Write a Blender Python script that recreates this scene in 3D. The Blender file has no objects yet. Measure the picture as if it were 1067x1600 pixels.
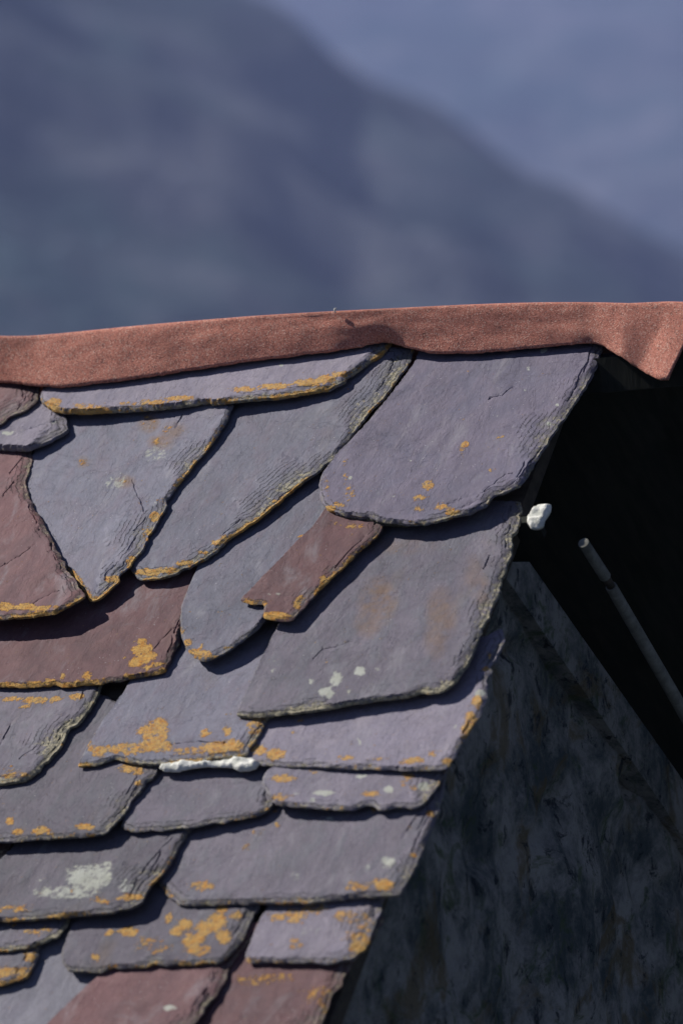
import bpy, math, random
import numpy as np
from mathutils import Vector, Matrix, noise
from mathutils.geometry import delaunay_2d_cdt

random.seed(7)
scene = bpy.context.scene
COL = scene.collection

# ------------------------------------------------------------------ camera
TH, ROLL, PITCH = math.radians(27), math.radians(4.5), math.radians(42)
ZR = 5.0                                   # height of the roof apex above ground
KPX = 0.95 / 1067                          # metres per photo pixel at the focus distance
DIST, APEX = 6.0, (935.0, 558.0)
FOCAL = 24.0 * DIST / 0.95
fwd = np.array([-math.sin(TH), math.cos(TH), 0.0])
r0 = np.array([math.cos(TH), math.sin(TH), 0.0]); u0 = np.array([0, 0, 1.0])
rgt = math.cos(ROLL) * r0 - math.sin(ROLL) * u0
upv = math.sin(ROLL) * r0 + math.cos(ROLL) * u0
A0 = np.array([0.0, 0.0, ZR])
CAM = A0 - fwd * DIST - rgt * (APEX[0] - 533.5) * KPX - upv * (800 - APEX[1]) * KPX
cam = bpy.data.cameras.new('camera')
cam.sensor_fit = 'VERTICAL'; cam.sensor_height = 36; cam.sensor_width = 24
cam.lens = FOCAL; cam.clip_start = 0.1; cam.clip_end = 30000
cam.dof.use_dof = True; cam.dof.focus_distance = 6.02; cam.dof.aperture_fstop = 3.8
camo = bpy.data.objects.new('camera', cam); COL.objects.link(camo)
camo.matrix_world = Matrix(((rgt[0], upv[0], -fwd[0], CAM[0]), (rgt[1], upv[1], -fwd[1], CAM[1]),
                            (rgt[2], upv[2], -fwd[2], CAM[2]), (0, 0, 0, 1)))
scene.camera = camo

# ------------------------------------------------------------------ light
SUN_TO = Vector((-1.0, -0.05, 0.97)).normalized()
world = bpy.data.worlds.new('World'); scene.world = world; world.use_nodes = True
wn = world.node_tree.nodes; wl = world.node_tree.links
sky = wn.new('ShaderNodeTexSky'); sky.sky_type = 'NISHITA'; sky.sun_disc = False
sky.sun_elevation = math.asin(SUN_TO.z); sky.sun_rotation = math.atan2(SUN_TO.x, SUN_TO.y)
sky.altitude = 1800; sky.air_density = 0.55; sky.dust_density = 0.3
wl.new(sky.outputs[0], wn['Background'].inputs[0]); wn['Background'].inputs[1].default_value = 0.05
sl = bpy.data.lights.new('sun', 'SUN'); sl.energy = 5.0; sl.angle = math.radians(0.5); sl.color = (1, 0.95, 0.88)
so = bpy.data.objects.new('sun', sl); COL.objects.link(so)
so.rotation_euler = SUN_TO.to_track_quat('Z', 'Y').to_euler(); so.location = (-10, 2, 18)
vs = scene.view_settings
vs.view_transform = 'Standard'; vs.look = 'None'; vs.gamma = 1; vs.exposure = 0.54
scene.cycles.use_denoising = True
scene.cycles.max_bounces = 6
scene.cycles.volume_bounces = 0

# ------------------------------------------------------------------ roof frame
CP, SP = math.cos(PITCH), math.sin(PITCH)
EU = np.array([1.0, 0, 0]); EV = np.array([0, -CP, -SP]); EN = np.array([0, -SP, CP])
ROOF_M = Matrix(((EU[0], -EV[0], EN[0], A0[0]), (EU[1], -EV[1], EN[1], A0[1]), (EU[2], -EV[2], EN[2], A0[2]), (0, 0, 0, 1)))
# roof coordinates: u along the ridge, v down the slope, h off the boards.  local mesh axes are (u, -v, h)

def ray(px):
    px = np.atleast_2d(np.array(px, float))
    return fwd[None] * DIST + rgt[None] * ((px[:, 0:1] - 533.5) * KPX) + upv[None] * ((800 - px[:, 1:2]) * KPX)

def unproj_roof(px, a=0.0, bu=0.0, bv=0.0):
    """pixels -> (u, v) on the plane h = a + bu*u + bv*v"""
    d = ray(px); o = CAM - A0
    du, dv, dn = d @ EU, d @ EV, d @ EN
    ou, ov, on = o @ EU, o @ EV, o @ EN
    t = (a + bu * ou + bv * ov - on) / (dn - bu * du - bv * dv)
    return np.stack([ou + t * du, ov + t * dv], 1)

def unproj(px, p0, n):
    d = ray(px); p0 = np.array(p0, float); n = np.array(n, float)
    t = ((p0 - CAM) @ n) / (d @ n)
    return CAM[None] + d * t[:, None]

# ------------------------------------------------------------------ helpers
def tag(o, label=None, cat=None, group=None, kind=None):
    if label: o['label'] = label
    if cat: o['category'] = cat
    if group: o['group'] = group
    if kind: o['kind'] = kind
    return o

def link_mesh(name, verts, faces, mat, parent=None, smooth=False, attrs=None, matrix=None):
    me = bpy.data.meshes.new(name)
    me.from_pydata([tuple(map(float, v)) for v in verts], [], faces)
    if attrs:
        for k, arr in attrs.items():
            at = me.attributes.new(k, 'FLOAT', 'POINT')
            at.data.foreach_set('value', np.asarray(arr, dtype=np.float32))
    if smooth:
        me.polygons.foreach_set('use_smooth', [True] * len(me.polygons))
    me.materials.append(mat); me.update()
    o = bpy.data.objects.new(name, me); COL.objects.link(o)
    if matrix is not None: o.matrix_world = matrix
    if parent is not None: o.parent = parent
    return o

class G:
    """small node-graph writer"""
    def __init__(s, name):
        s.m = bpy.data.materials.new(name); s.m.use_nodes = True
        s.n = s.m.node_tree.nodes; s.l = s.m.node_tree.links
        s.b = s.n['Principled BSDF']; s.out = s.n['Material Output']
    def put(s, sock, v):
        if isinstance(v, bpy.types.NodeSocket): s.l.new(v, sock)
        elif isinstance(v, (tuple, list)): sock.default_value = (*v, 1.0) if (sock.type == 'RGBA' and len(v) == 3) else v
        else: sock.default_value = v
    def math(s, op, a, b=0.0, c=0.0, clamp=False):
        n = s.n.new('ShaderNodeMath'); n.operation = op; n.use_clamp = clamp
        for i, v in enumerate((a, b, c)): s.put(n.inputs[i], v)
        return n.outputs[0]
    def mix(s, f, a, b, mode='MIX'):
        n = s.n.new('ShaderNodeMix'); n.data_type = 'RGBA'; n.blend_type = mode; n.clamp_factor = True
        s.put(n.inputs[0], f); s.put(n.inputs[6], a); s.put(n.inputs[7], b); return n.outputs[2]
    def ramp(s, v, a, b):
        n = s.n.new('ShaderNodeMapRange'); n.interpolation_type = 'SMOOTHSTEP'
        s.put(n.inputs[0], v); n.inputs[1].default_value = a; n.inputs[2].default_value = b; return n.outputs[0]
    def attr(s, name):
        n = s.n.new('ShaderNodeAttribute'); n.attribute_name = name; return n.outputs['Fac']
    def coords(s):
        tc = s.n.new('ShaderNodeTexCoord'); oi = s.n.new('ShaderNodeObjectInfo')
        v = s.n.new('ShaderNodeVectorMath'); v.operation = 'SCALE'; s.l.new(oi.outputs['Location'], v.inputs[0]); v.inputs['Scale'].default_value = 7.3
        a = s.n.new('ShaderNodeVectorMath'); a.operation = 'ADD'; s.l.new(tc.outputs['Object'], a.inputs[0]); s.l.new(v.outputs[0], a.inputs[1])
        s.rand = oi.outputs['Random']
        return a.outputs[0]
    def map(s, v, scale=(1, 1, 1), rot=(0, 0, 0)):
        n = s.n.new('ShaderNodeMapping'); s.l.new(v, n.inputs[0]); n.inputs[2].default_value = rot; n.inputs[3].default_value = scale; return n.outputs[0]
    def noise(s, v, scale, detail=4, rough=0.55, dist=0.0, col=False):
        n = s.n.new('ShaderNodeTexNoise'); s.l.new(v, n.inputs['Vector']); n.inputs['Scale'].default_value = scale
        n.inputs['Detail'].default_value = detail; n.inputs['Roughness'].default_value = rough; n.inputs['Distortion'].default_value = dist
        return n.outputs['Color' if col else 'Fac']
    def voro(s, v, scale, out='Distance', feat='F1'):
        n = s.n.new('ShaderNodeTexVoronoi'); n.feature = feat; s.l.new(v, n.inputs['Vector']); n.inputs['Scale'].default_value = scale
        return n.outputs[out]
    def bump(s, h, strength, dist, prev=None):
        n = s.n.new('ShaderNodeBump'); s.put(n.inputs['Height'], h); n.inputs['Strength'].default_value = strength
        n.inputs['Distance'].default_value = dist
        if prev is not None: s.l.new(prev, n.inputs['Normal'])
        return n.outputs[0]
    def done(s, col, rough=0.7, normal=None, spec=0.4):
        s.put(s.b.inputs['Base Color'], col); s.put(s.b.inputs['Roughness'], rough)
        s.b.inputs['Specular IOR Level'].default_value = spec
        if normal is not None: s.l.new(normal, s.b.inputs['Normal'])
        return s.m

# ------------------------------------------------------------------ materials
def slate_material(name, c1, c2, c3, warm=(0.16, 0.12, 0.09), warm_amt=0.35, grain=1.0):
    g = G(name); P = g.coords()
    cx = g.n.new('ShaderNodeCombineXYZ'); g.put(cx.inputs[2], g.math('SUBTRACT', g.math('MULTIPLY', g.rand, 1.5), 1.25))
    rip = g.map(P, (1.0, 0.55, 1.0)); g.l.new(cx.outputs[0], rip.node.inputs[2])
    big = g.noise(P, 7, 5, 0.6, 0.6); mid = g.noise(rip, 38, 5, 0.62, 0.3); fine = g.noise(rip, 260, 6, 0.7)
    col = g.mix(g.ramp(big, 0.40, 0.60), c1, c2)
    col = g.mix(g.math('MULTIPLY', g.ramp(mid, 0.42, 0.66), 0.8), col, c3)
    dk = g.ramp(g.noise(P, 13, 6, 0.7, 0.7), 0.52, 0.70)
    col = g.mix(g.math('MULTIPLY', dk, 0.35), col, tuple(x * 0.55 for x in c1))
    w = g.noise(g.map(P, (1.6, 0.5, 1), (0, 0, 0.4)), 9, 5, 0.65)
    col = g.mix(g.math('MULTIPLY', g.ramp(w, 0.56, 0.78), warm_amt), col, warm)
    col = g.mix(g.math('MULTIPLY', g.attr('stain'), g.ramp(g.noise(P, 30, 5, 0.7), 0.3, 0.6)), col, (0.17, 0.105, 0.065))
    # per slate brightness
    v = g.math('ADD', 0.84, g.math('MULTIPLY', g.rand, 0.26))
    v = g.math('MULTIPLY', v, g.math('ADD', 0.72, g.math('MULTIPLY', g.noise(P, 10, 5, 0.65, 0.8), 0.56)))
    v = g.math('MULTIPLY', v, g.math('ADD', 0.38, g.math('ADD', g.math('MULTIPLY', fine, 0.70), g.math('MULTIPLY', g.noise(P, 600, 3, 0.7), 0.54))))
    hs = g.n.new('ShaderNodeHueSaturation'); g.put(hs.inputs['Value'], v); g.put(hs.inputs['Color'], col); col = hs.outputs[0]
    # weathered grey rind on dressed edges
    t = g.attr('bevel')
    rind = g.math('MULTIPLY', g.math('SUBTRACT', 1.0, g.ramp(t, 0.55, 1.0)), g.ramp(g.noise(P, 70, 5, 0.7), 0.35, 0.65))
    col = g.mix(g.math('MULTIPLY', rind, 0.55), col, (0.13, 0.125, 0.105))
    # pale flecks (quartz)
    bloom = g.ramp(g.noise(g.map(P, (1, .45, 1), (0, 0, -.4)), 19, 6, 0.7, 0.8), 0.52, 0.75)
    col = g.mix(g.math('MULTIPLY', bloom, 0.45), col, (0.27, 0.265, 0.29))
    fl = g.voro(g.map(P, (1, 1.5, 1)), 120); fsel = g.noise(P, 24, 3, 0.5)
    fleck = g.math('MULTIPLY', g.math('LESS_THAN', g.math('ADD', fl, g.math('MULTIPLY', fine, 0.12)), 0.155), g.ramp(fsel, 0.52, 0.60))
    col = g.mix(g.math('MULTIPLY', fleck, 0.65), col, (0.50, 0.49, 0.50))
    # pale lichen and lime
    pn = g.math('ADD', g.math('MULTIPLY', g.noise(P, 130, 6, 0.75), 1.5), g.math('MULTIPLY', g.noise(P, 28, 5, 0.7), 0.9))
    pale = g.ramp(g.math('ADD', g.attr('pale'), g.math('MULTIPLY', pn, 0.9)), 1.52, 1.82)
    col = g.mix(g.math('MULTIPLY', pale, 0.85), col, g.mix(g.noise(P, 40, 3), (0.30, 0.31, 0.24), (0.52, 0.54, 0.50)))
    # orange lichen: ragged crumbly crusts with paler rims
    ln = g.math('ADD', g.math('MULTIPLY', g.noise(P, 200, 6, 0.78), 1.2), g.math('MULTIPLY', g.noise(P, 50, 5, 0.7), 1.0))
    lv = g.voro(P, 120)
    lsum = g.math('ADD', g.attr('lichen'), g.math('SUBTRACT', ln, g.math('MULTIPLY', lv, 0.55)))
    lic = g.ramp(lsum, 1.25, 1.43)
    crumb = g.noise(P, 420, 4, 0.7)
    lic = g.math('MULTIPLY', lic, g.ramp(crumb, 0.30, 0.52))
    speck = g.math('MULTIPLY', g.ramp(lsum, 1.02, 1.30), g.ramp(g.noise(P, 520, 3, 0.6), 0.56, 0.64))
    lic = g.math('MAXIMUM', lic, g.math('MULTIPLY', speck, 0.85))
    lcol = g.mix(g.ramp(g.noise(P, 110, 5, 0.7), 0.38, 0.62), (0.62, 0.26, 0.03), (0.66, 0.42, 0.13))
    lcol = g.mix(g.math('MULTIPLY', g.ramp(lv, 0.30, 0.55), 0.6), lcol, (0.72, 0.44, 0.12))
    lcol = g.mix(g.math('MULTIPLY', g.math('SUBTRACT', 1.0, g.ramp(lv, 0.08, 0.28)), 0.5), lcol, (0.42, 0.20, 0.05))
    lcol = g.mix(g.ramp(crumb, 0.5, 0.7), lcol, (0.42, 0.27, 0.09))
    olive = g.mix(g.ramp(g.noise(P, 160, 5, 0.7), .4, .6), (0.13, 0.125, 0.085), (0.46, 0.41, 0.26))
    ol = g.ramp(g.math('ADD', g.attr('olive'), ln), 1.42, 1.65)
    col = g.mix(g.math('MULTIPLY', ol, 0.75), col, olive)
    col = g.mix(g.math('MULTIPLY', lic, 0.88), col, lcol)
    # split laminae: fine ragged lines that follow the broken edges
    ed = g.attr('edge'); zone = g.attr('zone')
    wob = g.math('ADD', g.math('MULTIPLY', g.noise(P, 45, 6, 0.72), 0.017), g.math('MULTIPLY', g.noise(P, 160, 5, 0.7), 0.008))
    lam = g.math('MULTIPLY', g.math('ADD', ed, wob), 125.0)
    fr = g.math('FRACT', lam)
    line = g.math('MULTIPLY', g.math('SUBTRACT', 1.0, g.ramp(fr, 0.0, 0.2)), g.ramp(g.math('ADD', zone, g.math('MULTIPLY', g.noise(P, 48, 4, 0.7), 0.8)), 0.82, 0.98))
    col = g.mix(g.math('MULTIPLY', line, 0.75), col, (0.030, 0.028, 0.026))
    # relief
    st = g.math('MULTIPLY', g.math('FLOOR', lam), zone)
    flake = g.ramp(g.noise(g.map(P, (1, .3, 1), (0, 0, -.62)), 15, 7, 0.68, 0.6), 0.50, 0.508)
    flake2 = g.ramp(g.noise(g.map(P, (.35, 1, 1), (0, 0, .3)), 17, 7, 0.66, 0.5), 0.555, 0.562)
    nb = g.bump(st, 0.6, 0.0008)
    nb = g.bump(line, 0.8, -0.0016, nb)
    nb = g.bump(flake, 0.65 * grain, 0.0006, nb); nb = g.bump(flake2, 0.65 * grain, 0.0006, nb)
    patch = g.ramp(g.noise(P, 11, 3, 0.5), 0.38, 0.62)
    nb = g.bump(mid, 0.7 * grain, 0.0026, nb)
    nb = g.bump(g.math('MULTIPLY', g.noise(rip, 110, 6, 0.7, 0.4), g.math('ADD', 0.25, g.math('MULTIPLY', patch, 0.75))), 0.7 * grain, 0.0016, nb)
    nb = g.bump(g.math('MULTIPLY', fine, g.math('ADD', 0.35, g.math('MULTIPLY', patch, 0.65))), 0.8 * grain, 0.0008, nb)
    nb = g.bump(g.math('MULTIPLY', lic, crumb), 0.9, 0.0018, nb)
    ro = g.math('ADD', 0.66, g.math('MULTIPLY', g.math('ADD', lic, pale), 0.3))
    return g.done(col, g.math('ADD', ro, g.math('MULTIPLY', fine, 0.12)), nb, 0.22)

M = {}
M['blue'] = slate_material('slate_blue_grey', (0.133, 0.136, 0.178), (0.155, 0.153, 0.197), (0.146, 0.131, 0.171), warm_amt=0.30)
M['purple'] = slate_material('slate_purple', (0.153, 0.136, 0.189), (0.139, 0.131, 0.186), (0.176, 0.154, 0.206), warm_amt=0.15)
M['plum'] = slate_material('slate_plum_grey', (0.112, 0.101, 0.130), (0.136, 0.122, 0.154), (0.114, 0.114, 0.139), warm_amt=0.5)
M['maroon'] = slate_material('slate_maroon', (0.140, 0.068, 0.074), (0.116, 0.062, 0.070), (0.160, 0.084, 0.088), warm=(0.14, .08, .06), warm_amt=0.35, grain=0.8)
M['lilac'] = slate_material('slate_lilac', (0.203, 0.183, 0.233), (0.181, 0.168, 0.218), (0.225, 0.203, 0.247), warm_amt=0.30)
M['pale'] = slate_material('slate_pale_blue', (0.172, 0.172, 0.211), (0.195, 0.192, 0.231), (0.165, 0.158, 0.198), warm_amt=0.05)

def felt_material():
    g = G('red_mineral_felt'); P = g.coords()
    vc = g.voro(P, 620, 'Color'); vd = g.voro(P, 620)
    sep = g.n.new('ShaderNodeSeparateColor'); g.l.new(vc, sep.inputs[0])
    r, gr, b = sep.outputs
    col = g.mix(r, (0.44, 0.155, 0.108), (0.60, 0.250, 0.180))
    col = g.mix(g.math('GREATER_THAN', gr, 0.86), col, (0.62, 0.36, 0.28))
    col = g.mix(g.math('GREATER_THAN', b, 0.88), col, (0.27, 0.11, 0.085))
    d = g.noise(P, 9, 5, 0.6)
    col = g.mix(g.math('MULTIPLY', g.ramp(d, 0.45, 0.75), 0.35), col, (0.15, 0.065, 0.055))
    col = g.mix(g.math('MULTIPLY', g.ramp(g.noise(P, 45, 4, 0.6), 0.5, 0.72), 0.25), col, (0.13, 0.05, 0.045))
    nb = g.bump(g.noise(P, 14, 4), 0.5, 0.004)
    nb = g.bump(vd, 0.6, 0.0010, nb)
    return g.done(col, 0.85, nb, 0.3)
M['felt'] = felt_material()

def wall_material():
    g = G('old_lime_render_on_rubble'); P = g.coords()
    dr = g.map(P, (1, 1, 0.9))
    col = g.mix(g.ramp(g.noise(dr, 9, 8, 0.75, 0.2), 0.38, 0.62), (0.085, 0.105, 0.110), (0.38, 0.370, 0.350))
    col = g.mix(g.math('MULTIPLY', g.ramp(g.noise(P, 6, 6, 0.7, 1.0), 0.52, 0.64), 0.75), col, (0.165, 0.125, 0.060))
    col = g.mix(g.math('MULTIPLY', g.ramp(g.noise(P, 11, 6, 0.7, 1.5), 0.55, 0.66), 0.8), col, (0.085, 0.120, 0.060))
    col = g.mix(g.math('MULTIPLY', g.ramp(g.noise(g.map(P, (1, 1, .8)), 34, 7, 0.75, 0.5), 0.54, 0.64), 0.9), col, (0.028, 0.036, 0.044))
    col = g.mix(g.math('MULTIPLY', g.ramp(g.noise(g.map(P, (1, 1, .7)), 70, 6, 0.75), 0.54, 0.74), 0.6), col, (0.30, 0.28, 0.28))
    nb = g.bump(g.noise(P, 30, 8, 0.72), 1.0, 0.016)
    nb = g.bump(g.noise(g.map(P, (1, 1, .4)), 130, 5, 0.7), 0.8, 0.004, nb)
    return g.done(col, 0.95, nb, 0.1)
M['wall'] = wall_material()

def wood_material(name, a, b, sc=(1, 1, 1)):
    g = G(name); P = g.coords(); Q = g.map(P, sc)
    n = g.noise(Q, 60, 6, 0.7, 0.4)
    col = g.mix(g.ramp(n, 0.3, 0.7), a, b)
    col = g.mix(g.math('MULTIPLY', g.ramp(g.noise(P, 14, 4), 0.5, 0.7), 0.4), col, tuple(x * 0.5 for x in a))
    return g.done(col, 0.85, g.bump(n, 0.6, 0.002), 0.2)
M['wood'] = wood_material('weathered_dark_wood', (0.045, 0.038, 0.03), (0.085, 0.07, 0.055), (0.08, 1, 1))
M['pole'] = wood_material('grey_stripped_wood', (0.13, 0.13, 0.115), (0.24, 0.24, 0.215), (1, 1, 1))
M['limeband'] = wood_material('grey_limed_board', (0.13, 0.135, 0.125), (0.24, 0.24, 0.22), (1, 1, 1))
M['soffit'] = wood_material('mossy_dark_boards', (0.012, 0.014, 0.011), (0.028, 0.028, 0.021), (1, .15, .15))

def stone_material(name, a, b, sc=80):
    g = G(name); P = g.coords(); n = g.noise(P, sc, 6, 0.7)
    col = g.mix(g.ramp(n, 0.35, 0.65), a, b)
    return g.done(col, 0.8, g.bump(n, 1.0, 0.004), 0.3)
M['white'] = stone_material('white_limestone', (0.55, 0.56, 0.50), (0.86, 0.85, 0.79))
M['bark'] = stone_material('dark_split_slate_edge', (0.045, 0.045, 0.035), (0.13, 0.125, 0.09), 160)

# ------------------------------------------------------------------ slates
U0g, V0g, DG = -1.45, -0.20, 0.005
NU, NV = 340, 420
HF = np.zeros((NV, NU))
gu, gv = np.meshgrid(U0g + DG * np.arange(NU), V0g + DG * np.arange(NV))

def inside(poly, x, y):
    c = np.zeros(x.shape, bool); n = len(poly)
    for i in range(n):
        x1, y1 = poly[i]; x2, y2 = poly[(i + 1) % n]
        if y1 == y2: continue
        m = ((y1 > y) != (y2 > y)) & (x < (x2 - x1) * (y - y1) / (y2 - y1) + x1)
        c ^= m
    return c

def fbm(p, sc, seed, octv=3):
    """p (n,2) -> noise about -1..1"""
    out = np.empty(len(p))
    for i, (a, b) in enumerate(p):
        s = 0; amp = 1; f = sc
        for _ in range(octv):
            s += amp * noise.noise((a * f, b * f, seed * 3.17)); amp *= 0.5; f *= 2.1
        out[i] = s
    return out

def seg_dist(p, poly):
    """distance to closed polygon, index of the nearest segment"""
    a = poly; b = np.roll(poly, -1, 0); ab = b - a; L2 = (ab ** 2).sum(1) + 1e-12
    best = np.full(len(p), 9.0); idx = np.zeros(len(p), int)
    for s in range(0, len(p), 2000):
        q = p[s:s + 2000]
        t = np.clip(((q[:, None] - a[None]) * ab[None]).sum(2) / L2[None], 0, 1)
        d = np.sqrt(((a[None] + ab[None] * t[..., None] - q[:, None]) ** 2).sum(2))
        idx[s:s + 2000] = d.argmin(1); best[s:s + 2000] = d.min(1)
    return best, idx

def densify(poly, step):
    out = []
    for i in range(len(poly)):
        a, b = poly[i], poly[(i + 1) % len(poly)]
        n = max(1, int(round(np.hypot(*(b - a)) / step)))
        for k in range(n): out.append(a + (b - a) * k / n)
    return np.array(out)

SPECS = []
def make_slate(label, kind, px, **kw):
    kw.setdefault('T', 0.009); kw.setdefault('lift', 0.004); kw['T'] *= TSC
    SPECS.append((label, kind, px, kw))
TSC = 0.62

def settle():
    """lay all slates together: every slate a tilted plane that clears the ones it covers (least squares with active constraints)"""
    n = len(SPECS); par = np.zeros((n, 3))            # h = p0 + p1*(u-cu) + p2*(v-cv), underside
    cen = np.zeros((n, 2)); T = np.array([s[3]['T'] for s in SPECS])
    for outer in range(4):
        uvs = []
        for i, (lb, kd, px, kw) in enumerate(SPECS):
            p0, p1, p2 = par[i]; cu, cv = cen[i]
            uv = unproj_roof(px, p0 + T[i] - p1 * cu - p2 * cv, p1, p2); uvs.append(uv)
            if outer == 0: cen[i] = uv.mean(0)
        st = 2; GU, GV = gu[::st, ::st], gv[::st, ::st]
        masks = [inside(uv, GU, GV) for uv in uvs]; rows, rhs = [], []
        for i in range(n):
            U, V = GU[masks[i]], GV[masks[i]]; vt, vh = V.max(), V.min()
            dd = seg_dist(np.stack([U, V], 1), uvs[i])[0]
            core = (dd > 0.022) | (V < vh + 0.38 * (vt - vh))
            for j in range(i):
                both = masks[i] & masks[j]
                if not both.any(): continue
                sel = masks[j][masks[i]]
                # skip points where a slate between them in the stack does the separating
                bt = np.zeros(sel.shape, bool)
                for k in range(j + 1, i): bt |= masks[k][masks[i]]
                m = sel & ~(bt & core)
                if not m.any(): continue
                u, v, c = U[m], V[m], core[m]; R = np.zeros((len(u), 3 * n))
                R[:, 3 * i] = 1; R[:, 3 * i + 1] = u - cen[i, 0]; R[:, 3 * i + 2] = v - cen[i, 1]
                R[:, 3 * j] = -1; R[:, 3 * j + 1] = -(u - cen[j, 0]); R[:, 3 * j + 2] = -(v - cen[j, 1])
                need = np.where(c, T[j] - T[i] + 0.0012, T[j] + 0.0012 + 0.30 * SPECS[i][3]['lift'])
                keep = np.arange(0, len(u), 2 if len(u) > 60 else 1); rows.append(R[keep]); rhs.append(need[keep])
            for (u, v) in uvs[i]:
                R = np.zeros((1, 3 * n)); R[0, 3 * i] = 1; R[0, 3 * i + 1] = u - cen[i, 0]; R[0, 3 * i + 2] = v - cen[i, 1]; rows.append(R); rhs.append(np.array([0.0008]))
        C = np.concatenate(rows); h = np.concatenate(rhs)
        # soft goals: low slates, gentle even tilt
        S, g = [], []
        for i in range(n):
            hv = np.ptp(uvs[i][:, 1]) / 2; hu = np.ptp(uvs[i][:, 0]) / 2
            r = np.zeros(3 * n); r[3 * i] = 1; S.append(r); g.append(0.010)
            r = np.zeros(3 * n); r[3 * i + 2] = hv * 1.0; S.append(r); g.append(hv * 0.06)
            r = np.zeros(3 * n); r[3 * i + 1] = hu * 1.2; S.append(r); g.append(0.0)
        S, g = np.array(S), np.array(g); x = par.ravel().copy(); x[0::3] = np.maximum(x[0::3], 0.01)
        lam = 30.0
        for it in range(60):
            act = (C @ x) < h - 1e-5
            A = S.T @ S + lam * C[act].T @ C[act]; b = S.T @ g + lam * C[act].T @ h[act]
            xn = np.linalg.solve(A, b); x = x + (xn - x) * (0.6 if it < 40 else 0.25)
        par = x.reshape(n, 3)
        print('settle', outer, 'worst violation mm %.2f' % (1000 * (h - C @ x).max()))
    return par, cen

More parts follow.
